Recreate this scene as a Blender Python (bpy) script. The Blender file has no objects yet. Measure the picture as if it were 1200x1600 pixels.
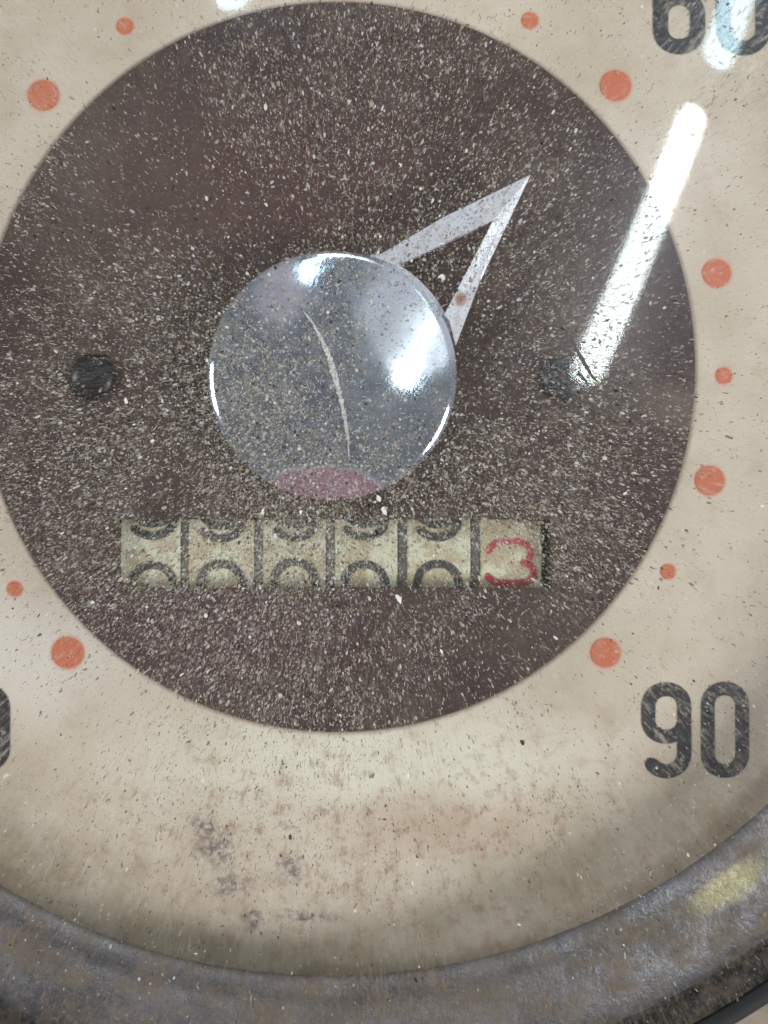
import bpy, bmesh, math, random
import numpy as np
from mathutils import Vector

scene = bpy.context.scene
col = scene.collection
random.seed(7)
rng = np.random.default_rng(11)

# ---------------------------------------------------------------- camera, world, lamps, exposure
S = 6.25e-5            # one drawing unit in metres: the gauge is drawn in sixteenths of a millimetre
D = 2200.0             # height of the camera over the dial, in units
CX, CY = 600.0, 800.0  # the drawing point straight below the camera

cam_data = bpy.data.cameras.new("camera")
cam = bpy.data.objects.new("camera", cam_data)
col.objects.link(cam)
cam.location = (0, 0, D * S)
cam_data.sensor_fit = 'VERTICAL'
cam_data.sensor_height = 24.0
cam_data.sensor_width = 18.0
cam_data.lens = 24.0 * D / 1600.0
cam_data.clip_start = 0.005
cam_data.clip_end = 50
cam_data.dof.use_dof = True
cam_data.dof.focus_distance = (D - 222) * S
cam_data.dof.aperture_fstop = cam_data.lens / (22 * S * 1000)
scene.camera = cam

world = bpy.data.worlds.new("World")
scene.world = world
world.use_nodes = True
bg = world.node_tree.nodes["Background"]
bg.inputs[0].default_value = (0.88, 0.91, 1.0, 1)
bg.inputs[1].default_value = 0.13

def area(name, loc, target, sx, sy, power, colour):
    l = bpy.data.lights.new(name, 'AREA')
    l.shape = 'RECTANGLE'; l.size = sx; l.size_y = sy
    l.energy = power; l.color = colour
    o = bpy.data.objects.new(name, l)
    col.objects.link(o)
    o.location = loc
    o.rotation_euler = (Vector(target) - Vector(loc)).to_track_quat('-Z', 'Y').to_euler()
    return o
area("window_light", (1.80, -0.74, 1.20), (0, 0, 0), 0.8, 0.8, 78, (0.97, 0.98, 1.0))
area("left_fill_light", (-1.95, 0.0, 1.15), (0, 0, 0), 0.7, 0.9, 48, (0.95, 0.96, 1.0))  # soft area lamp added at the left to light hub rim and dial
area("top_fill_light", (0.1, 2.1, 1.3), (0, 0, 0), 0.9, 0.6, 12, (0.95, 0.97, 1.0))  # unseen fill lamp added to brighten the gauge from its top side

cy = scene.cycles
cy.max_bounces = 6; cy.diffuse_bounces = 2; cy.glossy_bounces = 3; cy.transmission_bounces = 4; cy.transparent_max_bounces = 12
cy.use_denoising = True

scene.view_settings.view_transform = 'Standard'
scene.view_settings.look = 'None'
scene.view_settings.exposure = -0.36
scene.view_settings.gamma = 1.0

# ---------------------------------------------------------------- helpers
def W(u, v, z=0.0):
    """drawing point (u right, v down, z up, in units) to metres"""
    return ((u - CX) * S, (CY - v) * S, z * S)

def seen(u, v, z):
    """the point at height z that lies over (u, v) as it was measured on the dial plane"""
    k = (D - z) / D
    return (CX + (u - CX) * k, CY + (v - CY) * k, z)

def mesh_obj(name, verts, faces, mats, parent=None, smooth=False, midx=None):
    me = bpy.data.meshes.new(name)
    me.from_pydata([tuple(p) for p in verts], [], faces)
    if not isinstance(mats, (list, tuple)): mats = [mats]
    for m in mats: me.materials.append(m)
    if midx is not None: me.polygons.foreach_set("material_index", midx)
    if smooth: me.polygons.foreach_set("use_smooth", [True] * len(me.polygons))
    bm = bmesh.new(); bm.from_mesh(me)
    bmesh.ops.recalc_face_normals(bm, faces=bm.faces[:])
    bm.to_mesh(me); bm.free()
    me.update()
    o = bpy.data.objects.new(name, me)
    col.objects.link(o)
    if parent:
        o.parent = parent
        o.matrix_parent_inverse = parent.matrix_basis.inverted() if parent.type == 'EMPTY' else o.matrix_parent_inverse
    return o

def lathe(name, prof, cu, cv, mat, parent, n=192, smooth=True, closed=False, rx=1.0):
    verts, faces = [], []
    m = len(prof)
    for (r, z) in prof:
        for i in range(n):
            a = 2 * math.pi * i / n
            verts.append(W(cu + rx * r * math.cos(a), cv - r * math.sin(a), z))
    for j in range(m - 1 if not closed else m):
        k = (j + 1) % m
        for i in range(n):
            i2 = (i + 1) % n
            faces.append((j * n + i, j * n + i2, k * n + i2, k * n + i))
    return mesh_obj(name, verts, faces, mat, parent, smooth)

def capped(name, prof, cu, cv, mat, parent, n=128, smooth=True):
    """a lathe closed by one point at the first profile entry (r == 0)"""
    verts, faces = [W(cu, cv, prof[0][1])], []
    for (r, z) in prof[1:]:
        for i in range(n):
            a = 2 * math.pi * i / n
            verts.append(W(cu + r * math.cos(a), cv - r * math.sin(a), z))
    for i in range(n): faces.append((0, 1 + i, 1 + (i + 1) % n))
    for j in range(len(prof) - 2):
        for i in range(n):
            i2 = (i + 1) % n
            faces.append((1 + j * n + i, 1 + j * n + i2, 1 + (j + 1) * n + i2, 1 + (j + 1) * n + i))
    return mesh_obj(name, verts, faces, mat, parent, smooth)

def resample(pts, step=3.0, closed=False):
    P = [np.array(p, float) for p in pts]
    if closed: P = P + [P[0]]
    out = [P[0]]
    for a, b in zip(P[:-1], P[1:]):
        d = np.linalg.norm(b - a); k = max(1, int(d / step))
        for i in range(1, k + 1): out.append(a + (b - a) * i / k)
    if closed: out = out[:-1]
    return out

def arc(cx, cy, rx, ry, a0, a1, n=24):
    """drawing arc, angles in degrees anticlockwise from the right"""
    return [(cx + rx * math.cos(math.radians(a0 + (a1 - a0) * i / n)),
             cy - ry * math.sin(math.radians(a0 + (a1 - a0) * i / n))) for i in range(n + 1)]

def stroke(V, F, pts, w, place, closed=False, h0=0.3, h1=1.0, taper=False, jitter=0.0):
    """one pen stroke of width w laid on a surface; place(u, v, h) gives the metres"""
    P = resample(pts, 3.0, closed)
    n = len(P); base = len(V)
    for i, p in enumerate(P):
        a = P[(i - 1) % n] if (closed or i > 0) else P[0]
        b = P[(i + 1) % n] if (closed or i < n - 1) else P[-1]
        t = b - a; t = t / (np.linalg.norm(t) + 1e-9); nn = np.array([-t[1], t[0]])
        hw = w / 2 * (1 + jitter * random.uniform(-1, 1))
        if not closed:
            e = min(i, n - 1 - i) * 3.0
            if taper: hw *= min(1.0, 0.12 + (min(i, n - 1 - i) / (n * 0.5)) ** 0.7)
            elif e < w / 2: hw = math.sqrt(max(0.05, 1 - (1 - e / (w / 2)) ** 2)) * w / 2
        l = p + nn * hw; r = p - nn * hw
        V.append(place(l[0], l[1], h0)); V.append(place(l[0], l[1], h1))
        V.append(place(r[0], r[1], h1)); V.append(place(r[0], r[1], h0))
    for i in range(n if closed else n - 1):
        j = (i + 1) % n
        for q in range(3):
            F.append((base + 4 * i + q, base + 4 * i + q + 1, base + 4 * j + q + 1, base + 4 * j + q))
    if not closed:
        F.append((base, base + 1, base + 2, base + 3))
        k = base + 4 * (n - 1); F.append((k + 3, k + 2, k + 1, k))

# ---------------------------------------------------------------- node helpers
class NT:
    def __init__(self, name):
        self.m = bpy.data.materials.new(name); self.m.use_nodes = True
        self.t = self.m.node_tree; self.t.nodes.clear()
        self.out = self.t.nodes.new("ShaderNodeOutputMaterial")
        tc = self.t.nodes.new("ShaderNodeTexCoord")
        self.P = self.vmath('SCALE', tc.outputs['Object'], s=1 / S)    # drawing units, y up, from the camera foot
    def n(self, kind, **kw):
        x = self.t.nodes.new(kind)
        for k, v in kw.items(): setattr(x, k, v)
        return x
    def link(self, a, b): self.t.links.new(a, b)
    def put(self, sock, v):
        if hasattr(v, 'is_output'): self.link(v, sock)
        elif v is not None: sock.default_value = v
    def vmath(self, op, a, b=None, s=None):
        x = self.n("ShaderNodeVectorMath", operation=op)
        self.put(x.inputs[0], a)
        if b is not None: self.put(x.inputs[1], b)
        if s is not None: self.put(x.inputs['Scale'], s)
        return x.outputs['Value'] if op in ('LENGTH', 'DISTANCE', 'DOT_PRODUCT') else x.outputs['Vector']
    def math(self, op, a, b=None, clamp=False):
        x = self.n("ShaderNodeMath", operation=op, use_clamp=clamp)
        self.put(x.inputs[0], a)
        if b is not None: self.put(x.inputs[1], b)
        return x.outputs[0]
    def mapping(self, vec, loc=(0, 0, 0), rot=0.0, scale=(1, 1, 1)):
        x = self.n("ShaderNodeMapping")
        self.put(x.inputs[0], vec)
        x.inputs['Location'].default_value = loc
        x.inputs['Rotation'].default_value = (0, 0, rot)
        x.inputs['Scale'].default_value = scale
        return x.outputs[0]
    def noise(self, vec, scale, detail=3.0, rough=0.55, dist=0.0):
        x = self.n("ShaderNodeTexNoise")
        self.put(x.inputs['Vector'], vec)
        x.inputs['Scale'].default_value = scale; x.inputs['Detail'].default_value = detail
        x.inputs['Roughness'].default_value = rough; x.inputs['Distortion'].default_value = dist
        return x.outputs['Fac']
    def step(self, v, lo, hi, a=0.0, b=1.0):
        x = self.n("ShaderNodeMapRange", interpolation_type='SMOOTHSTEP')
        self.put(x.inputs['Value'], v)
        for k, q in (('From Min', lo), ('From Max', hi), ('To Min', a), ('To Max', b)): self.put(x.inputs[k], q)
        return x.outputs[0]
    def mix(self, f, a, b, blend='MIX'):
        x = self.n("ShaderNodeMix", data_type='RGBA', blend_type=blend)
        self.put(x.inputs[0], f)
        self.put(x.inputs[6], (*a, 1) if isinstance(a, tuple) and len(a) == 3 else a)
        self.put(x.inputs[7], (*b, 1) if isinstance(b, tuple) and len(b) == 3 else b)
        return x.outputs[2]
    def radial(self, cu, cv, k=1.0, kr=0.01):
        """coordinates for grain that runs away from the point (cu, cv)"""
        p = self.vmath('SUBTRACT', self.P, (cu - CX, CY - cv, 0))
        p = self.vmath('MULTIPLY', p, (1, 1, 0))
        r = self.vmath('LENGTH', p)
        d = self.vmath('NORMALIZE', p)
        d = self.vmath('SCALE', d, s=k)
        c = self.n("ShaderNodeCombineXYZ"); self.link(self.math('MULTIPLY', r, kr), c.inputs[2])
        return self.vmath('ADD', d, c.outputs[0]), r
    def spot(self, u, v, ru, rv, soft=0.5, rot=0.0, warp=None):
        p = self.vmath('SUBTRACT', self.P, (u - CX, CY - v, 0))
        p = self.vmath('MULTIPLY', p, (1, 1, 0))
        if warp is not None: p = self.vmath('ADD', p, warp)
        p = self.mapping(p, rot=rot)
        p = self.vmath('MULTIPLY', p, (1 / ru, 1 / rv, 0))
        return self.step(self.vmath('LENGTH', p), 1 - soft, 1 + soft, 1.0, 0.0)
    def warp(self, scale, amp):
        x = self.n("ShaderNodeTexNoise"); self.put(x.inputs['Vector'], self.P)
        x.inputs['Scale'].default_value = scale; x.inputs['Detail'].default_value = 3
        w = self.vmath('SUBTRACT', x.outputs['Color'], (0.5, 0.5, 0.5))
        return self.vmath('SCALE', w, s=amp)
    def bump(self, h, strength, dist):
        x = self.n("ShaderNodeBump"); x.inputs['Strength'].default_value = strength
        x.inputs['Distance'].default_value = dist * S
        self.link(h, x.inputs['Height']); return x.outputs[0]
    def principled(self, colour, rough=0.5, metal=0.0, normal=None, spec=0.4):
        x = self.n("ShaderNodeBsdfPrincipled")
        self.put(x.inputs['Base Color'], (*colour, 1) if isinstance(colour, tuple) else colour)
        self.put(x.inputs['Roughness'], rough); self.put(x.inputs['Metallic'], metal)
        x.inputs['Specular IOR Level'].default_value = spec
        if normal is not None: self.link(normal, x.inputs['Normal'])
        return x.outputs[0]
    def done(self, shader):
        self.link(shader, self.out.inputs[0]); return self.m

DU, DV = 528, 574        # middle of the printed disc
BIG = [(962, 134, 23.5), (1120, 427, 21.5), (1109, 751, 22.5), (946, 1020, 22.5), (106, 1020, 24.5), (68, 149, 23.5)]
SMALL = [(828, 32, 12), (1131, 587, 12), (1044, 893, 11), (195, 41, 12), (23, 920, 11)]
DOTS = BIG + SMALL
# ---------------------------------------------------------------- materials
def mat_cream():
    t = NT("aged_cream_enamel")
    rad, r = t.radial(535, 620, 90, 0.012)
    big = t.noise(t.P, 0.0045, 4, 0.6)
    c = t.mix(t.step(big, 0.35, 0.68), (0.575, 0.495, 0.405), (0.50, 0.42, 0.33))
    c = t.mix(t.math('MULTIPLY', t.step(t.noise(t.P, 0.011, 4, 0.65), 0.5, 0.75), 0.5), c, (0.43, 0.325, 0.24))
    # paler band just under the disc
    c = t.mix(t.math('MULTIPLY', t.spot(560, 1185, 300, 75, 0.7, warp=t.warp(0.012, 120)), 0.75), c, (0.68, 0.645, 0.53))
    c = t.mix(t.math('MULTIPLY', t.spot(40, 1020, 150, 80, 0.8, warp=t.warp(0.012, 80)), 0.5), c, (0.64, 0.60, 0.56))
    # fine mottling and foxing
    c = t.mix(t.math('MULTIPLY', t.step(t.noise(t.P, 0.16, 3, 0.7), 0.55, 0.8), 0.35), c, (0.33, 0.24, 0.16))
    rust = t.math('MULTIPLY', t.step(t.math('ADD', t.math('MULTIPLY', t.noise(t.P, 0.035, 5, 0.78), 0.72), t.math('MULTIPLY', t.noise(rad, 1.6, 4, 0.75), 0.28)), 0.487, 0.64), t.spot(600, 1320, 480, 190, 0.7, warp=t.warp(0.01, 160)))
    c = t.mix(t.math('MULTIPLY', rust, 0.72), c, (0.25, 0.13, 0.07))
    c = t.mix(t.math('MULTIPLY', t.spot(690, 1290, 120, 40, 0.9, warp=t.warp(0.03, 60)), 0.35), c, (0.36, 0.20, 0.13))
    # low dirt towards the rim at the bottom
    grime = t.math('MULTIPLY', t.step(t.math('ADD', t.math('MULTIPLY', t.noise(t.P, 0.012, 5, 0.7), 0.65), t.math('MULTIPLY', t.noise(rad, 1.3, 4, 0.75), 0.35)), 0.36, 0.64), t.step(r, 640, 960))
    c = t.mix(t.math('MULTIPLY', grime, 0.75), c, (0.27, 0.185, 0.105))
    # purple-black stains
    for (u, v, a, b, ro) in ((335, 1325, 30, 22, .6), (362, 1380, 28, 13, -.3), (455, 1355, 17, 17, 0), (325, 1292, 26, 10, .2), (480, 1432, 40, 8, 0), (395, 1440, 14, 18, 0)):
        k = t.math('MULTIPLY', t.spot(u, v, a, b, 0.8, ro, t.warp(0.06, 40)), t.step(t.noise(t.P, 0.09, 3, 0.7), 0.38, 0.6))
        c = t.mix(t.math('MULTIPLY', k, 0.85), c, (0.10, 0.075, 0.085))
    for (u, v, k) in DOTS:
        c = t.mix(t.math('MULTIPLY', t.spot(u, v, k + 2.5, k + 2.5, 0.17), 0.75), c, (0.62, 0.20, 0.10))
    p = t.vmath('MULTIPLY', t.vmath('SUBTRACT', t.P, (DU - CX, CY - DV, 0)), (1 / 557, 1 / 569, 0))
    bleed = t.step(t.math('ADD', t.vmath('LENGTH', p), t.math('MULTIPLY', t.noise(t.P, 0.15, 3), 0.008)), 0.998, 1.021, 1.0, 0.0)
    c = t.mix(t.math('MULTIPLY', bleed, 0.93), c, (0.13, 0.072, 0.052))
    h = t.noise(t.P, 0.12, 3)
    return t.done(t.principled(c, 0.6, normal=t.bump(h, 0.25, 1.5), spec=0.3))

def mat_brown():
    t = NT("brown_disc_paint")
    c = t.mix(t.step(t.noise(t.P, 0.006, 4, 0.6), 0.35, 0.7), (0.044, 0.024, 0.022), (0.064, 0.042, 0.036))
    c = t.mix(t.math('MULTIPLY', t.step(t.noise(t.P, 0.018, 4, 0.7), 0.5, 0.75), 0.6), c, (0.115, 0.083, 0.066))
    c = t.mix(t.math('MULTIPLY', t.spot(310, 985, 190, 90, 0.9, warp=t.warp(0.01, 120)), 0.6), c, (0.075, 0.030, 0.042))
    c = t.mix(t.math('MULTIPLY', t.spot(420, 270, 190, 110, 0.9, warp=t.warp(0.01, 120)), 0.6), c, (0.080, 0.034, 0.034))
    fine = t.noise(t.P, 0.22, 2, 0.7)
    c = t.mix(t.math('MULTIPLY', t.step(fine, 0.58, 0.75), 0.45), c, (0.22, 0.17, 0.13))
    return t.done(t.principled(c, 0.65, normal=t.bump(fine, 0.3, 1.5), spec=0.25))

def mat_print(name, colour, bare, cover=(0.36, 0.60), amt=1.0):
    t = NT(name)
    rad, r = t.radial(535, 600, 110, 0.03)
    w = t.math('MULTIPLY', t.step(t.noise(rad, 1.0, 4, 0.75), cover[0] + 0.12, cover[1] + 0.10), amt)
    w2 = t.math('MULTIPLY', t.step(t.noise(t.P, 0.10, 3, 0.7), 0.56, 0.70), amt * 0.9)
    c = t.mix(t.math('MAXIMUM', w, w2), colour, bare)
    return t.done(t.principled(c, 0.6, spec=0.3))

def mat_chrome():
    t = NT("worn_chrome_dome")
    big = t.noise(t.P, 0.02, 4, 0.65)
    c = t.mix(t.step(big, 0.35, 0.7), (0.48, 0.58, 0.74), (0.84, 0.92, 1.0))
    c = t.mix(t.math('MULTIPLY', t.step(t.noise(t.P, 0.2, 2, 0.7), 0.56, 0.75), 0.4), c, (0.30, 0.28, 0.27))
    mauve = t.spot(506, 789, 104, 58, 0.08, warp=t.warp(0.05, 8))                     # mauve reflection along the dome's lower edge, painted into the colour
    pink = t.math('MULTIPLY', t.spot(447, 465, 42, 46, 0.6, 0.4, t.warp(0.03, 50)), 0.6)  # pinkish reflection at upper left, painted in as well
    c = t.mix(mauve, c, (0.30, 0.165, 0.235))
    c = t.mix(pink, c, (0.44, 0.35, 0.40))
    glow_patch = t.spot(655, 505, 92, 92, 0.28, 0.5, t.warp(0.012, 90))          # broad pale glow painted onto the dome, with a duller finish
    c = t.mix(t.math('MULTIPLY', glow_patch, 0.75), c, (0.54, 0.57, 0.66))
    metal = t.math('SUBTRACT', 0.85, t.math('MULTIPLY', t.math('MAXIMUM', t.math('MAXIMUM', mauve, pink), t.math('MULTIPLY', glow_patch, 0.75)), 0.8))
    c = t.mix(t.math('MULTIPLY', t.spot(566, 587, 50, 9, 0.9, 0.25, t.warp(0.03, 16)), 0.55), c, (0.92, 0.94, 0.97))  # bright reflected streak near the middle, painted as pale colour
    rough = t.step(t.noise(t.P, 0.012, 3, 0.6), 0.35, 0.7, 0.08, 0.15)
    rough = t.math('ADD', rough, t.math('MULTIPLY', glow_patch, 0.10))
    h = t.noise(t.vmath('MULTIPLY', t.mapping(t.P, rot=0.5), (1, 0.2, 1)), 0.25, 3)
    x = t.n("ShaderNodeBsdfPrincipled")
    t.link(c, x.inputs['Base Color']); t.link(rough, x.inputs['Roughness']); t.link(metal, x.inputs['Metallic'])
    x.inputs['Coat Weight'].default_value = 0.6; x.inputs['Coat Roughness'].default_value = 0.06
    t.link(t.bump(h, 0.12, 0.8), x.inputs['Normal'])
    return t.done(x.outputs[0])

def mat_needle():
    t = NT("polished_needle_metal")
    c = t.mix(t.step(t.noise(t.P, 0.05, 3, 0.6), 0.45, 0.7), (0.82, 0.84, 0.92), (0.70, 0.69, 0.74))
    c = t.mix(t.spot(717, 477, 9, 9, 0.9, warp=t.warp(0.1, 14)), c, (0.35, 0.16, 0.10))
    c = t.mix(t.math('MULTIPLY', t.spot(590, 402, 22, 5, 0.9, -0.3), 0.7), c, (0.25, 0.16, 0.13))
    return t.done(t.principled(c, 0.20, 0.35, t.bump(t.noise(t.P, 0.2, 2), 0.06, 0.8)))

def mat_bezel():
    t = NT("dirty_bezel_metal")
    rad, r = t.radial(521, 560, 60, 0.05)
    g = t.noise(rad, 1.0, 5, 0.75)
    c = t.mix(t.step(t.noise(t.P, 0.012, 4, 0.6), 0.3, 0.7), (0.125, 0.128, 0.142), (0.22, 0.226, 0.252))
    dirt = t.step(t.noise(t.P, 0.013, 5, 0.7), 0.40, 0.62)
    dirt = t.math('MAXIMUM', dirt, t.math('MULTIPLY', t.spot(560, 1545, 380, 70, 0.8, warp=t.warp(0.012, 150)), t.step(t.noise(t.P, 0.05, 5, 0.75), 0.38, 0.58)))
    fleck = t.step(g, 0.46, 0.66)
    d = t.math('MAXIMUM', t.math('MULTIPLY', dirt, 0.85), t.math('MULTIPLY', fleck, 0.60))
    c = t.mix(d, c, t.mix(t.noise(t.P, 0.02, 3), (0.050, 0.038, 0.034), (0.165, 0.118, 0.072)))
    c = t.mix(t.math('MULTIPLY', t.step(t.noise(t.P, 0.13, 4, 0.8), 0.55, 0.72), 0.45), c, (0.20, 0.165, 0.12))
    c = t.mix(t.math('MULTIPLY', t.step(t.noise(t.P, 0.17, 3, 0.8), 0.55, 0.70), 0.3), c, (0.035, 0.033, 0.04))
    yellow_glint = t.spot(1118, 1362, 58, 22, 0.5, -math.radians(33), t.warp(0.03, 25))  # yellowish lamp reflection painted into the ring's colour
    c = t.mix(t.math('MULTIPLY', yellow_glint, 0.8), c, (0.40, 0.37, 0.20))
    metal = t.step(d, 0.0, 1.0, 0.7, 0.1)
    rough = t.step(d, 0.0, 1.0, 0.36, 0.7)
    return t.done(t.principled(c, rough, metal, t.bump(t.noise(t.P, 0.10, 5, 0.7), 0.9, 3.0)))

def mat_simple(name, colour, rough=0.6, metal=0.0, var=0.3, scale=0.05):
    t = NT(name)
    dark = tuple(x * (1 - var) for x in colour)
    c = t.mix(t.step(t.noise(t.P, scale, 4, 0.65), 0.3, 0.7), colour, dark)
    return t.done(t.principled(c, rough, metal, t.bump(t.noise(t.P, scale * 3, 3), 0.3, 1.5)))

def mat_wheel():
    t = NT("yellowed_number_wheel")
    c = t.mix(t.step(t.noise(t.P, 0.024, 4, 0.65), 0.40, 0.58), (0.62, 0.61, 0.46), (0.46, 0.385, 0.255))
    c = t.mix(t.math('MULTIPLY', t.step(t.noise(t.P, 0.07, 4, 0.7), 0.5, 0.72), 0.7), c, (0.33, 0.24, 0.15))
    return t.done(t.principled(c, 0.6, spec=0.3))

LU, LV, LR, LZ, LSAG = 519.0, 530.0, 1186.0, 54.0, 196.0
LRC = (LR * LR + LSAG * LSAG) / (2 * LSAG)
def lens_z(u, v):
    d2 = (u - LU) ** 2 + (v - LV) ** 2
    return LZ + LSAG - LRC + np.sqrt(np.maximum(LRC * LRC - d2, 0))
def on_lens(u, v):
    """the point of the lens's outer face seen over (u, v)"""
    z = 230.0
    for _ in range(6):
        p = seen(u, v, z); z = lens_z(p[0], p[1])
    return seen(u, v, z)

TUBE_ROT = math.radians(-25.5)
def mat_lens(outer):
    t = NT("scratched_clear_plastic" if outer else "clear_plastic_back")
    tr = t.n("ShaderNodeBsdfTransparent"); tr.inputs[0].default_value = (1.0, 1.0, 0.995, 1)
    # mirror share of a thin clear sheet, the same from either side
    ge = t.n("ShaderNodeNewGeometry")
    cosv = t.math('ABSOLUTE', t.vmath('DOT_PRODUCT', ge.outputs['Normal'], ge.outputs['Incoming']))
    frs = t.math('ADD', 0.04, t.math('MULTIPLY', 0.96, t.math('POWER', t.math('SUBTRACT', 1.0, cosv, True), 5.0)))
    gl = t.n("ShaderNodeBsdfGlossy")
    if not outer:
        gl.inputs['Roughness'].default_value = 0.08
        mx = t.n("ShaderNodeMixShader"); t.link(t.math('MULTIPLY', frs, 0.35), mx.inputs[0])
        t.link(tr.outputs[0], mx.inputs[1]); t.link(gl.outputs[0], mx.inputs[2])
        return t.done(mx.outputs[0])
    # fine polishing scratches running with the wear, bump for the sharp reflection
    m = t.vmath('MULTIPLY', t.mapping(t.P, rot=-math.radians(67.6)), (0.008, 1.0, 1.0))
    s1 = t.noise(m, 0.30, 5, 0.8)
    nb = t.bump(s1, 0.004, 1.0)
    gl.inputs['Roughness'].default_value = 0.012
    t.link(t.mix(t.step(s1, 0.35, 0.65), (1, 1, 1), (0.66, 0.66, 0.68)), gl.inputs['Color'])
    t.link(nb, gl.inputs['Normal'])
    halo = t.n("ShaderNodeBsdfGlossy"); halo.inputs['Roughness'].default_value = 0.22
    halo.inputs['Color'].default_value = (0.80, 0.82, 1.0, 1)
    t.link(t.bump(s1, 0.12, 1.0), halo.inputs['Normal'])
    gmix = t.n("ShaderNodeMixShader"); gmix.inputs[0].default_value = 0.27
    t.link(gl.outputs[0], gmix.inputs[1]); t.link(halo.outputs[0], gmix.inputs[2])
    a = t.n("ShaderNodeMixShader"); t.link(t.math('MULTIPLY', frs, 1.2), a.inputs[0])
    t.link(tr.outputs[0], a.inputs[1]); t.link(gmix.outputs[0], a.inputs[2])
    # dust film: radial fine grain times clouds, plus a few settled patches
    rad, r = t.radial(540, 600, 150, 0.035)
    grain = t.step(t.noise(rad, 1.4, 4, 0.85), 0.48, 0.70)
    dots = t.step(t.noise(t.P, 0.26, 4, 0.85), 0.50, 0.68)
    near = t.step(r, 130, 420, 1.0, 0.0)
    g = t.mix(near, grain, dots)
    cloud = t.step(t.noise(t.P, 0.007, 4, 0.6), 0.38, 0.62, 0.25, 1.25)
    low = t.spot(520, 800, 620, 330, 0.7, warp=t.warp(0.006, 200))
    base = t.math('ADD', 0.012, t.math('MULTIPLY', low, 0.015))
    f = t.math('ADD', base, t.math('MULTIPLY', t.math('MULTIPLY', g, cloud), t.math('ADD', 0.24, t.math('MULTIPLY', low, 0.04))))
    rim = t.math('MULTIPLY', t.step(r, 640, 1000), t.step(t.math('ADD', t.math('MULTIPLY', t.noise(rad, 1.8, 4, 0.85), 0.38), t.math('MULTIPLY', t.noise(t.P, 0.022, 6, 0.8), 0.62)), 0.42, 0.62))
    f = t.math('ADD', f, t.math('MULTIPLY', rim, 0.20))
    haze = t.math('MAXIMUM', t.spot(170, 300, 200, 140, 0.9, 0.6, t.warp(0.008, 160)), t.spot(620, 60, 90, 40, 0.9, warp=t.warp(0.02, 60)))
    f = t.math('ADD', f, t.math('MULTIPLY', haze, 0.09))
    smear = t.spot(1015, 655, 62, 26, 0.6, 0.35, t.warp(0.03, 40))
    f = t.math('ADD', f, t.math('MULTIPLY', smear, 0.16), clamp=True)
    film = t.mix(t.noise(t.P, 0.012, 3), (0.30, 0.245, 0.185), (0.34, 0.29, 0.245))
    film = t.mix(rim, film, (0.25, 0.185, 0.12))
    df = t.n("ShaderNodeBsdfDiffuse"); t.link(film, df.inputs[0])
    b = t.n("ShaderNodeMixShader"); t.link(f, b.inputs[0])
    t.link(a.outputs[0], b.inputs[1]); t.link(df.outputs[0], b.inputs[2])
    return t.done(b.outputs[0])

def mat_dust():
    t = NT("dust_specks")
    at = t.n("ShaderNodeVertexColor"); at.layer_name = "tint"
    df = t.n("ShaderNodeBsdfDiffuse"); t.link(at.outputs[0], df.inputs[0])
    mx = df
    tr = t.n("ShaderNodeBsdfTransparent")
    m2 = t.n("ShaderNodeMixShader"); t.link(at.outputs[1], m2.inputs[0])
    t.link(tr.outputs[0], m2.inputs[1]); t.link(mx.outputs[0], m2.inputs[2])
    return t.done(m2.outputs[0])

def mat_lamp(strength, colour):
    t = NT("lamp_diffuser")
    e = t.n("ShaderNodeEmission"); e.inputs[0].default_value = (*colour, 1); e.inputs[1].default_value = strength
    return t.done(e.outputs[0])

CREAM = mat_cream(); BROWN = mat_brown(); CHROME = mat_chrome(); NEEDLE = mat_needle(); BEZEL = mat_bezel()
BARE = (0.50, 0.42, 0.33)
RED = mat_print("orange_red_dot_paint", (0.52, 0.145, 0.075), BARE, (0.40, 0.66), 0.75)
INK = mat_print("black_numeral_ink", (0.022, 0.022, 0.026), (0.42, 0.37, 0.30), (0.36, 0.60), 0.75)
WHEELINK = mat_print("black_wheel_ink", (0.035, 0.036, 0.04), (0.40, 0.36, 0.27), (0.36, 0.62), 0.6)
WHEELRED = mat_print("red_wheel_ink", (0.40, 0.035, 0.05), (0.50, 0.42, 0.30), (0.36, 0.62), 0.5)
WHEEL = mat_wheel()
SPACER = mat_simple("grimy_wheel_spacer", (0.14, 0.135, 0.12), 0.6, 0.1, 0.5, 0.08)
DARK = mat_simple("dark_housing", (0.015, 0.014, 0.014), 0.7)
SCREW = mat_simple("blackened_screw", (0.020, 0.023, 0.030), 0.30, 0.3, 0.5, 0.09)
CASE = mat_simple("case_metal", (0.10, 0.10, 0.11), 0.5, 0.5)
TABLE = mat_simple("worn_tabletop", (0.34, 0.27, 0.21), 0.6, 0.0, 0.35, 0.006)
LENS_OUT = mat_lens(True); LENS_IN = mat_lens(False)

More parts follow.
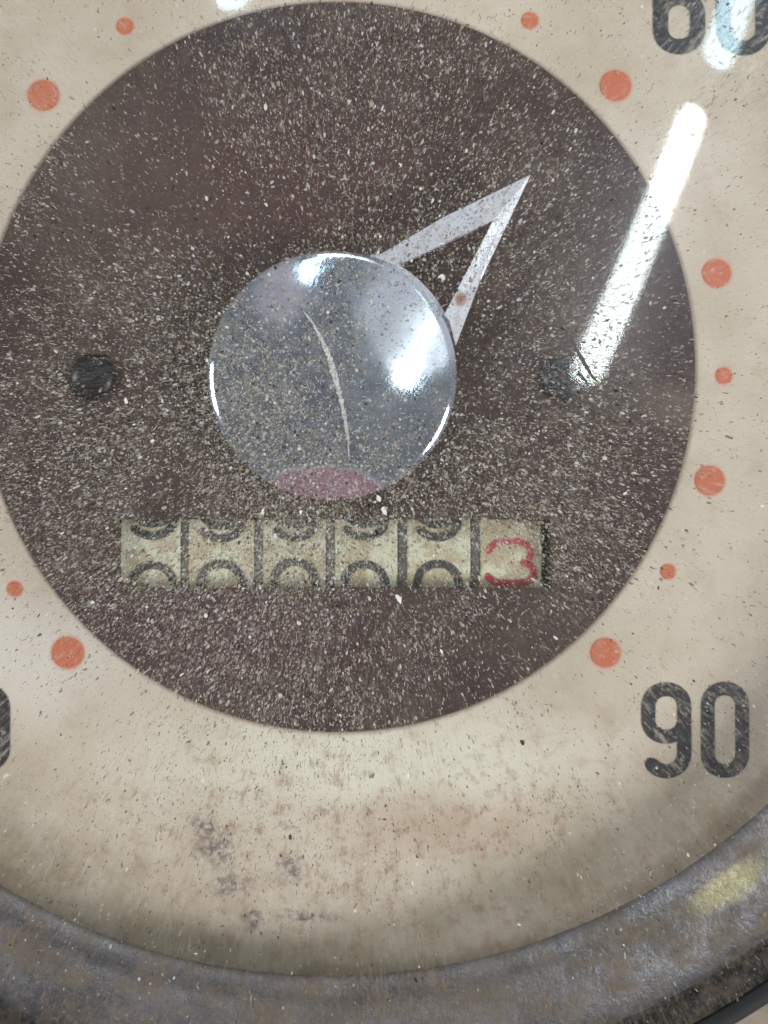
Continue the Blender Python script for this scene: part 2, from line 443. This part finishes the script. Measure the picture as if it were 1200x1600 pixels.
# ---------------------------------------------------------------- ceiling lamps: the tubes mirrored in the lens
def ceiling_lamp(p0, p1, width, label, strength, colour):
    """a long ceiling fixture with rounded ends, its diffuser facing down"""
    a, b = Vector(p0), Vector(p1)
    t = (b - a).normalized(); nrm = Vector((-t.y, t.x, 0))
    root = bpy.data.objects.new("ceiling_lamp", None); col.objects.link(root)
    root.location = (a + b) / 2
    root["label"] = label; root["category"] = "ceiling lamp"; root["group"] = "ceiling lamps over the gauge"
    bpy.context.view_layer.update()
    def shell(name, w, z0, z1, mat):
        pts = []
        r = w / 2
        for k in range(17):
            an = -math.pi / 2 + math.pi * k / 16
            pts.append(b + t * (r * math.cos(an) - r) + nrm * (r * math.sin(an)))
        for k in range(17):
            an = math.pi / 2 + math.pi * k / 16
            pts.append(a + t * (r * math.cos(an) + r) + nrm * (r * math.sin(an)))
        n = len(pts)
        V = [(p.x, p.y, p.z + z0) for p in pts] + [(p.x, p.y, p.z + z1) for p in pts]
        F = [tuple(range(n)), tuple(range(2 * n - 1, n - 1, -1))] + [(i, (i + 1) % n, n + (i + 1) % n, n + i) for i in range(n)]
        return mesh_obj(name, V, F, mat, root)
    shell("diffuser", width, 0.0, 0.03, mat_lamp(strength, colour))
    shell("housing", width + 0.02, 0.032, 0.07, CASE)
ceiling_lamp((0.709, 0.102, 2.0), (1.19, 1.09, 2.0), 0.098, "long ceiling lamp mirrored whole in the right side of the lens", 40, (0.90, 1.0, 0.98))
ceiling_lamp((1.305, 1.29, 2.0), (1.79, 2.28, 2.0), 0.125, "long ceiling lamp mirrored over the numeral 60", 25, (0.62, 0.90, 1.0))
ceiling_lamp((-0.444, 1.378, 2.0), (0.03, 2.37, 2.0), 0.112, "long ceiling lamp whose mirrored tip shows above the brown disc", 25, (0.62, 0.90, 1.0))

# ---------------------------------------------------------------- tabletop and gauge
BASE = -430.0
def box(name, u0, u1, v0, v1, z0, z1, mat, parent=None):
    V = [W(u, v, z) for z in (z0, z1) for (u, v) in ((u0, v0), (u1, v0), (u1, v1), (u0, v1))]
    F = [(0, 1, 2, 3), (7, 6, 5, 4)] + [(i, (i + 1) % 4, 4 + (i + 1) % 4, 4 + i) for i in range(4)]
    return mesh_obj(name, V, F, mat, parent)
table = box("tabletop", -6000, 7000, -6000, 7000, BASE - 400, BASE, TABLE)
table["kind"] = "structure"; table["label"] = "worn brown tabletop under the gauge"

gauge = bpy.data.objects.new("speedometer", None); col.objects.link(gauge)
gauge.location = W(LU, LV, BASE)
gauge["label"] = "old round speedometer with cream dial, brown centre disc and dusty scratched lens"
gauge["category"] = "speedometer"
bpy.context.view_layer.update()

lathe("case", [(1060, BASE), (1150, BASE + 20), (1205, -40), (1205, -12), (1195, -8), (1020, -8), (1020, BASE + 30), (1060, BASE)], LU, LV, CASE, gauge)
# trim ring under the lens: overhanging lip, shallow groove, broad slope; then the rim that holds the lens
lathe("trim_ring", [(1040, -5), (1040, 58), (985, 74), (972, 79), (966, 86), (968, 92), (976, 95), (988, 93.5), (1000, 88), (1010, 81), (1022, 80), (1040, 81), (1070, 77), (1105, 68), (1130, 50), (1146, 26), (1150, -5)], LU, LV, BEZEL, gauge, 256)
lathe("lens_rim", [(1168, -5), (1168, 22), (1180, 26), (1192, 44), (1200, 56), (1212, 58), (1222, 44), (1224, -12), (1205, -12), (1205, -5)], LU, LV, DARK, gauge, 256)

# dial plate: a flat ring with a real edge
dial = lathe("dial_plate", [(518, -6), (518, 0), (700, 0), (1036, 0), (1036, -6), (700, -6)], LU, LV, CREAM, gauge, 192, False, True)

# dots: ten large, nine small, printed on the dial
def disc(name, u, v, r, h0, h1, mat, parent, n=28):
    V = [W(u + r * math.cos(2 * math.pi * i / n), v - r * math.sin(2 * math.pi * i / n), h0) for i in range(n)]
    V += [W(u + r * math.cos(2 * math.pi * i / n), v - r * math.sin(2 * math.pi * i / n), h1) for i in range(n)]
    F = [tuple(range(n, 2 * n))] + [(i, (i + 1) % n, n + (i + 1) % n, n + i) for i in range(n)]
    return mesh_obj(name, V, F, mat, parent)
for (u, v, r) in BIG: disc("large_dot", u, v, r, 0.3, 1.2, RED, dial)
for (u, v, r) in SMALL: disc("small_dot", u, v, r, 0.3, 1.2, RED, dial)

flat = lambda u, v, h: W(u, v, h)
def rrect(x0, y0, x1, y1, r):
    return (arc(x1 - r, y0 + r, r, r, 0, 90, 10) + arc(x0 + r, y0 + r, r, r, 90, 180, 10)
            + arc(x0 + r, y1 - r, r, r, 180, 270, 10) + arc(x1 - r, y1 - r, r, r, 270, 360, 10))
def zero(V, F, x0, y0, w, h, sw, place):
    s = sw / 2
    stroke(V, F, rrect(x0 + s, y0 + s, x0 + w - s, y0 + h - s, (w - sw) * 0.48), sw, place, True)
def nine(V, F, x0, y0, w, h, sw, place, flip=False, bowl=0.64, ry=None):
    s = sw / 2
    X = (lambda x: 2 * x0 + w - x) if flip else (lambda x: x)
    Y = (lambda y: 2 * y0 + h - y) if flip else (lambda y: y)
    loop = rrect(x0 + s, y0 + s, x0 + w - s, y0 + h * bowl - s, (w - sw) * 0.47)
    stroke(V, F, [(X(x), Y(y)) for x, y in loop], sw, place, True)
    tail = [(x0 + w - s, y0 + h * 0.40)] + arc(x0 + w / 2, y0 + h - s - (ry or (w - sw) / 2), (w - sw) / 2, ry or (w - sw) / 2, 0, -165, 22)
    stroke(V, F, [(X(x), Y(y)) for x, y in tail], sw, place, False, 0.35, 1.35)
def numeral(name, build):
    V, F = [], []; build(V, F); return mesh_obj(name, V, F, INK, dial)
numeral("numeral_nine", lambda V, F: nine(V, F, 1002, 1066, 78, 150, 22, flat))
numeral("numeral_zero", lambda V, F: zero(V, F, 1095, 1065, 75, 150, 21.5, flat))
numeral("numeral_six", lambda V, F: nine(V, F, 1020, -72, 82, 157, 24, flat, True))
numeral("numeral_zero", lambda V, F: zero(V, F, 1118, -70, 86, 157, 24, flat))
numeral("numeral_zero", lambda V, F: zero(V, F, -62, 1068, 78, 138, 20, flat))

# centre disc with the odometer opening
WU0, WU1, WV0, WV1 = 187, 859, 812, 918
def centre_disc():
    hu, hv, hw, hh = (WU0 + WU1) / 2, (WV0 + WV1) / 2, (WU1 - WU0) / 2, (WV1 - WV0) / 2
    angs = sorted([2 * math.pi * i / 256 for i in range(256)] + [math.atan2(sy * hh, sx * hw) % (2 * math.pi) for sx in (-1, 1) for sy in (-1, 1)])
    V, F = [], []
    for a in angs:
        c, s_ = math.cos(a), math.sin(a)
        t = min(hw / abs(c) if abs(c) > 1e-9 else 1e9, hh / abs(s_) if abs(s_) > 1e-9 else 1e9)
        px, py = hu - DU, hv - DV                       # ray from the middle of the opening to the edge of the ellipse
        A = (c / 557) ** 2 + (s_ / 569) ** 2
        B = 2 * (px * c / 557 ** 2 + py * s_ / 569 ** 2)
        Cc = (px / 557) ** 2 + (py / 569) ** 2 - 1
        q = (-B + math.sqrt(B * B - 4 * A * Cc)) / (2 * A)
        mid = (t + q) / 2
        V += [W(hu + c * t, hv + s_ * t, -5), W(hu + c * t, hv + s_ * t, 3.6), W(hu + c * (t + 0.6), hv + s_ * (t + 0.6), 4),
              W(hu + c * mid, hv + s_ * mid, 4), W(hu + c * q, hv + s_ * q, 4), W(hu + c * q, hv + s_ * q, 0.4)]
    n = len(angs)
    for i in range(n):
        k = (i + 1) % n
        for r in range(5): F.append((6 * i + r, 6 * i + r + 1, 6 * k + r + 1, 6 * k + r))
    return mesh_obj("centre_disc", V, F, BROWN, gauge)
cdisc = centre_disc()

# screws with a slot
def screw(u, v, r, ang):
    o = capped("screw", [(0, 22), (r * 0.55, 21), (r * 0.85, 17), (r, 10), (r, 4.2)], u, v, SCREW, gauge, 40)
    c, s = math.cos(ang), math.sin(ang)
    V = []
    for z in (19.0, 23.6):
        for (a, b) in ((-r * .93, -r * .13), (r * .93, -r * .13), (r * .93, r * .13), (-r * .93, r * .13)):
            V.append(W(u + a * c - b * s, v + a * s + b * c, z if abs(a) < 1 else z))
    F = [(0, 1, 2, 3), (7, 6, 5, 4)] + [(i, (i + 1) % 4, 4 + (i + 1) % 4, 4 + i) for i in range(4)]
    sl = mesh_obj("slot", V, F, DARK, o)
screw(146, 590, 36, -0.45)
screw(879, 592, 36, 0.3)

# odometer: housing, six wheels, spacers, digits
housing = box("odometer_housing", WU0 - 40, WU1 + 40, WV0 - 60, WV1 + 60, -400, -395, DARK, gauge)
WR = 176.0; WZ = -16.0 - WR; WC = 866.0
def on_wheel(u, v, h):
    a = (v - WC) / WR
    return W(u, WC + (WR + h) * math.sin(a), WZ + (WR + h) * math.cos(a))
spans = [(184, 279), (292, 395), (409, 508), (522, 621), (636, 736), (751, 849)]
def drum(name, u0, u1, r, mat, parent, n=72):
    V, F = [], []
    for u, rr in ((u0, r - 8), (u0, r - 2), (u0 + 2, r), (u1 - 2, r), (u1, r - 2), (u1, r - 8)):
        for i in range(n):
            a = 2 * math.pi * i / n
            V.append(W(u, WC + rr * math.sin(a), WZ + rr * math.cos(a)))
    for j in range(5):
        for i in range(n):
            F.append((j * n + i, j * n + (i + 1) % n, (j + 1) * n + (i + 1) % n, (j + 1) * n + i))
    F.append(tuple(range(n))); F.append(tuple(range(5 * n, 6 * n)))
    return mesh_obj(name, V, F, mat, parent)
for k, (u0, u1) in enumerate(spans):
    wheel = drum("number_wheel", u0, u1, WR, WHEEL, gauge)
    c = (u0 + u1) / 2
    if k < 5:
        c += (4, 0, 1, -2, -1)[k]
        up = (844, 848, 847, 845, 846)[k]; lo = (877, 875, 872, 876, 875)[k]
        V, F = [], []; nine(V, F, c - 38, up - 84, 76, 84, 13, on_wheel, False, 0.765, 22); mesh_obj("digit_nine", V, F, WHEELINK, wheel)
        V, F = [], []; zero(V, F, c - 39, lo, 78, 84, 13, on_wheel); mesh_obj("digit_zero", V, F, WHEELINK, wheel)
    else:
        V, F = [], []
        top = [(764, 866), (766, 857), (775, 850), (790, 846), (812, 846), (825, 851), (831, 859), (831, 868), (827, 875), (817, 878)]
        bot = [(815, 879), (828, 882), (836, 890), (836, 900), (829, 909), (812, 913), (788, 913), (774, 910), (766, 904), (763, 896)]
        stroke(V, F, top, 9.5, on_wheel); stroke(V, F, bot, 11.5, on_wheel, False, 0.35, 1.35)
        mesh_obj("digit_three", V, F, WHEELRED, wheel)
    if k < 5: drum("wheel_spacer", u1 + 1, spans[k + 1][0] - 1, WR - 1.5, SPACER, gauge)

# pointer hub: domed cap on a shaft
HU, HV = 521, 592
prof = [(0, 92.0)]
for r in (20, 45, 70, 95, 120, 140, 158, 168): prof.append((r, 92 - r * r / (2 * 640)))
z0 = prof[-1][1]
prof += [(178, z0 - 2.2), (184, z0 - 4), (188, z0 - 7.5), (190, z0 - 12), (190, z0 - 16), (186, z0 - 20), (60, z0 - 22), (58, 4.2)]
hub = capped("pointer_hub", prof, HU, HV, CHROME, gauge, 128)
def on_hub(u, v, h):
    r2 = (u - HU) ** 2 + (v - HV) ** 2
    return W(u, v, 92 - r2 / 1280 + h)
V, F = [], []
stroke(V, F, [(478, 497), (492, 515), (506, 540), (518, 568), (527, 598), (535, 630), (542, 662), (546, 690), (547, 716)], 7.5, on_hub, False, -0.5, 1.6, True, 0.4)
mesh_obj("crease", V, F, mat_simple("pale_crease", (0.74, 0.73, 0.72), 0.5, 0.0), hub)

# needle: open triangle of two faceted arms
def needle():
    def p(u, v, z): return W(*seen(u, v, z))
    A0, A1, I, T, B0, B1 = (586, 402), (620, 415), (771, 344), (829, 273), (712, 540), (694, 492)
    RI, RB = (783, 350), (702, 500)
    top = {'A0': p(*A0, 60), 'A1': p(*A1, 64), 'I': p(*I, 70), 'T': p(*T, 70), 'B0': p(*B0, 57), 'B1': p(*B1, 67),
           'RI': p(*RI, 67.6), 'RB': p(*RB, 65.8), 'AM': p(692, 340, 64), 'BM': p(750, 440, 58.5)}
    names = list(top); V = [top[k] for k in names]
    n = len(names)
    low = {k: (V[i][0], V[i][1], 52 * S) for i, k in enumerate(names)}
    V += [low[k] for k in names]
    ix = {k: i for i, k in enumerate(names)}
    F = [[ix['A0'], ix['A1'], ix['I'], ix['AM']], [ix['AM'], ix['I'], ix['T']],
         [ix['T'], ix['I'], ix['RI']], [ix['I'], ix['B1'], ix['RB'], ix['RI']],
         [ix['T'], ix['RI'], ix['BM']], [ix['RI'], ix['RB'], ix['B0'], ix['BM']]]
    outline = ['A0', 'AM', 'T', 'BM', 'B0', 'RB', 'B1', 'I', 'A1']
    for a, b in zip(outline, outline[1:] + outline[:1]):
        F.append([ix[a], ix[b], n + ix[b], n + ix[a]])
    o = mesh_obj("needle", V, F, NEEDLE, gauge)
    # thin collar of the needle that shows beside the hub between the two arms
    V, F = [], []
    def ring(u, v, h): return W(u, v, 50 + h)
    stroke(V, F, arc(HU, HV, 192, 192, 20, 72, 40), 9, ring, False, 0, 6)
    mesh_obj("collar", V, F, NEEDLE, o)
needle()

# ---------------------------------------------------------------- lens and what lies on it
def lens():
    V, F, M = [], [], []
    n, m = 160, 36
    for side in (0, 1):
        start = len(V)
        dz = 0 if side == 0 else -20
        V.append(W(LU, LV, LZ + LSAG + dz))
        for j in range(1, m + 1):
            r = LR * j / m
            z = LZ + LSAG - LRC + math.sqrt(LRC * LRC - r * r) + dz
            for i in range(n):
                a = 2 * math.pi * i / n
                V.append(W(LU + r * math.cos(a), LV - r * math.sin(a), z))
        for i in range(n):
            f = (start, start + 1 + i, start + 1 + (i + 1) % n); F.append(f if side == 0 else f[::-1]); M.append(side)
        for j in range(m - 1):
            for i in range(n):
                a = start + 1 + j * n; b = a + n; i2 = (i + 1) % n
                f = (a + i, b + i, b + i2, a + i2); F.append(f if side == 0 else f[::-1]); M.append(side)
    s2 = 1 + m * n
    for i in range(n):
        a = 1 + (m - 1) * n; b = s2 + a; i2 = (i + 1) % n
        F.append((a + i, b + i, b + i2, a + i2)); M.append(1)
    return mesh_obj("lens", V, F, [LENS_OUT, LENS_IN], gauge, True, M)
lens_o = lens()

def lens_place(u, v, h):
    p = on_lens(u, v); return W(p[0], p[1], p[2] + h)
GOUGE = mat_simple("gouged_plastic", (0.09, 0.08, 0.07), 0.8, 0, 0.4, 0.3)
for pts, w in (([(889, 527), (899, 543), (909, 560), (919, 578), (926, 589), (938, 601)], 6.0),
               ([(877, 532), (887, 547), (896, 564)], 2.2),
               ([(902, 578), (910, 589), (920, 603)], 4.6)):
    V, F = [], []
    stroke(V, F, pts, w, lens_place, False, 0.2, 0.9, True, 0.25)
    mesh_obj("gouge", V, F, GOUGE, lens_o)

def dust():
    pale = np.array([(0.66, 0.61, 0.52), (0.80, 0.78, 0.72), (0.56, 0.49, 0.39), (0.60, 0.61, 0.63), (0.41, 0.345, 0.265)])
    dark = np.array([(0.14, 0.10, 0.062), (0.07, 0.052, 0.038), (0.21, 0.145, 0.09), (0.04, 0.035, 0.03), (0.26, 0.19, 0.125)])
    VV, FF, CC = [], [], []
    base = 0
    def pick(N, weight):
        out = np.zeros((0, 2))
        while len(out) < N:
            q = np.column_stack([rng.uniform(-60, 1260, N), rng.uniform(-60, 1620, N)])
            keep = rng.uniform(size=N) < weight(q[:, 0], q[:, 1])
            out = np.vstack([out, q[keep]])
        return out[:N]
    # uneven settling: a few random soft clumps
    ck = rng.uniform((-50, -50), (1250, 1600), (140, 2)); cs = rng.uniform(25, 90, 140)
    grid = rng.uniform(0, 1, (140, 110)) ** 1.5
    def fine(u, v):      # blotches about 14 units wide
        x = np.clip((u + 80) / 14, 0, 107); y = np.clip((v + 80) / 14, 0, 137)
        i, j = x.astype(int), y.astype(int); fx, fy = x - i, y - j
        return (grid[j, i] * (1 - fx) + grid[j, i + 1] * fx) * (1 - fy) + (grid[j + 1, i] * (1 - fx) + grid[j + 1, i + 1] * fx) * fy
    def clump(u, v):
        g = np.zeros_like(u)
        for (a, b), s in zip(ck, cs): g += np.exp(-((u - a) ** 2 + (v - b) ** 2) / (2 * s * s))
        return np.clip((0.18 + 0.55 * g) * (0.45 + 1.1 * fine(u, v)), 0, 1)
    def w_main(u, v):
        core = np.exp(-(((u - 500) / 430) ** 2 + ((v - 790) / 250) ** 2))
        inside = ((u - DU) / 557) ** 2 + ((v - DV) / 569) ** 2 < 1
        quiet = 1 - 0.7 * np.exp(-(((u - 1000) / 130) ** 2 + ((v - 380) / 260) ** 2)) - 0.75 * np.exp(-(((u - 650) / 75) ** 2 + ((v - 530) / 90) ** 2)) - 0.95 * np.exp(-(((u - 150) / 46) ** 4 + ((v - 588) / 46) ** 4)) - 0.6 * np.exp(-(((u - 450) / 45) ** 2 + ((v - 460) / 45) ** 2))
        below = np.exp(-(((u - 620) / 420) ** 2 + ((v - 1250) / 130) ** 2))
        w = np.where(inside, 0.36 + 0.64 * core + 0.9 * np.exp(-(((u - 460) / 120) ** 2 + ((v - 640) / 110) ** 2)), 0.075 + 0.11 * below)
        return w * quiet * clump(u, v)
    def add(q, kind):
        nonlocal base
        N = len(q)
        r = np.hypot(q[:, 0] - 540, q[:, 1] - 600)
        th = np.arctan2(q[:, 1] - 600, q[:, 0] - 540)
        rad = np.clip((r - 120) / 330, 0, 1)
        ang = np.where(rng.uniform(size=N) < 0.15 + 0.8 * rad, th + rng.normal(0, 0.22, N), rng.uniform(0, np.pi, N))
        k = 6
        if kind == 'grain':
            sz = np.minimum(np.exp(rng.normal(math.log(0.93), 0.56, N)), 3.2) * np.where(r > 620, 0.8, 1.0)
            el = 1.0 + rng.uniform(0, 0.5, N) + rad * rng.uniform(0.2, 2.0, N)
            lu, lv = sz * np.sqrt(el), sz / el ** 0.35
        elif kind == 'fibre':
            lu, lv = rng.uniform(3, 8, N), rng.uniform(0.4, 0.65, N)
        elif kind == 'chip':
            sz = rng.uniform(3.5, 6.0, N); lu, lv = sz * rng.uniform(1, 1.5, N), sz * rng.uniform(0.6, 1.0, N)
        else:
            sz = rng.uniform(1.8, 3.8, N); lu, lv = sz * rng.uniform(1, 1.8, N), sz * rng.uniform(0.6, 1.0, N)
        a = np.linspace(0, 2 * np.pi, k, endpoint=False)[None, :] + rng.uniform(-0.3, 0.3, (N, k))
        rr = rng.uniform(0.72, 1.15, (N, k))
        x, y = np.cos(a) * rr * lu[:, None], np.sin(a) * rr * lv[:, None]
        if kind == 'fibre': y = y + (x / lu[:, None]) ** 2 * rng.normal(0, 1.8, N)[:, None]
        ca, sa = np.cos(ang)[:, None], np.sin(ang)[:, None]
        U = q[:, :1] + x * ca - y * sa; Vv = q[:, 1:] + x * sa + y * ca
        U = np.column_stack([U, q[:, 0]]); Vv = np.column_stack([Vv, q[:, 1]])
        Z = np.full_like(U, 230.0)
        for _ in range(5):
            kk = (D - Z) / D; Z = lens_z(CX + (U - CX) * kk, CY + (Vv - CY) * kk)
        kk = (D - Z) / D; U = CX + (U - CX) * kk; Vv = CY + (Vv - CY) * kk
        Z = Z + 0.25; Z[:, k] += 0.12 + 0.10 * lv
        VV.append(np.stack([(U - CX) * S, (CY - Vv) * S, Z * S], -1).reshape(-1, 3))
        i0 = base + np.arange(N)[:, None] * (k + 1)
        j = np.arange(k)
        f = np.stack([i0 + j, i0 + (j + 1) % k, np.broadcast_to(i0 + k, (N, k))], -1)
        f = f[:, :, ::-1]
        FF.append(f.reshape(-1, 3))
        inside = ((q[:, 0] - DU) / 557) ** 2 + ((q[:, 1] - DV) / 569) ** 2 < 1.0
        pd = np.where(inside, 0.25, 0.72)
        if kind == 'flake': pd = np.where(inside, 0.06, 0.6)
        c = np.where((rng.uniform(size=N) < pd)[:, None], dark[rng.integers(0, 5, N)], pale[rng.choice(5, N, p=(.24, .08, .28, .1, .3))])
        c = c * rng.uniform(0.25, 0.95, (N, 1)) ** np.where(inside, 1.0, 0.5)[:, None]
        al = rng.beta(1.6, 1.5, N) * 0.85 + 0.1 if kind == 'grain' else rng.uniform(0.35, 0.8, N) if kind == 'fibre' else rng.uniform(0.7, 0.95, N)
        if kind == 'chip': c = np.array([(0.72, 0.70, 0.62)]) * rng.uniform(0.85, 1.1, (N, 1))
        q4 = np.repeat(np.column_stack([c, al])[:, None, :], k + 1, 1)
        if kind == 'grain': q4[:, :k, 3] *= rng.uniform(0.2, 1.0, (N, 1))      # thin crumbling edges
        CC.append(q4.reshape(-1, 4))
        base += N * (k + 1)
    add(pick(145000, w_main), 'grain')
    add(pick(10000, w_main), 'fibre')
    add(pick(330, w_main), 'flake')
    sp = np.array([(689, 431), (692, 435), (598, 795), (601, 800), (625, 937), (622, 934), (415, 167), (238, 689), (592, 779), (197, 627), (322, 962), (690, 1018), (410, 800), (470, 800)])
    add(sp.astype(float), 'chip')
    V = np.concatenate(VV); Fc = np.concatenate(FF); C = np.concatenate(CC)
    me = bpy.data.meshes.new("dust")
    me.vertices.add(len(V)); me.vertices.foreach_set("co", V.ravel().astype(np.float32))
    me.loops.add(Fc.size); me.loops.foreach_set("vertex_index", Fc.ravel().astype(np.int32))
    me.polygons.add(len(Fc)); me.polygons.foreach_set("loop_start", np.arange(0, Fc.size, 3, dtype=np.int32))
    at = me.color_attributes.new("tint", 'FLOAT_COLOR', 'POINT'); at.data.foreach_set("color", C.ravel().astype(np.float32))
    me.update(calc_edges=True); me.validate()
    me.materials.append(mat_dust())
    o = bpy.data.objects.new("dust", me); col.objects.link(o)
    o["kind"] = "stuff"; o["label"] = "pale dust and lint specks settled on the speedometer lens"
dust()
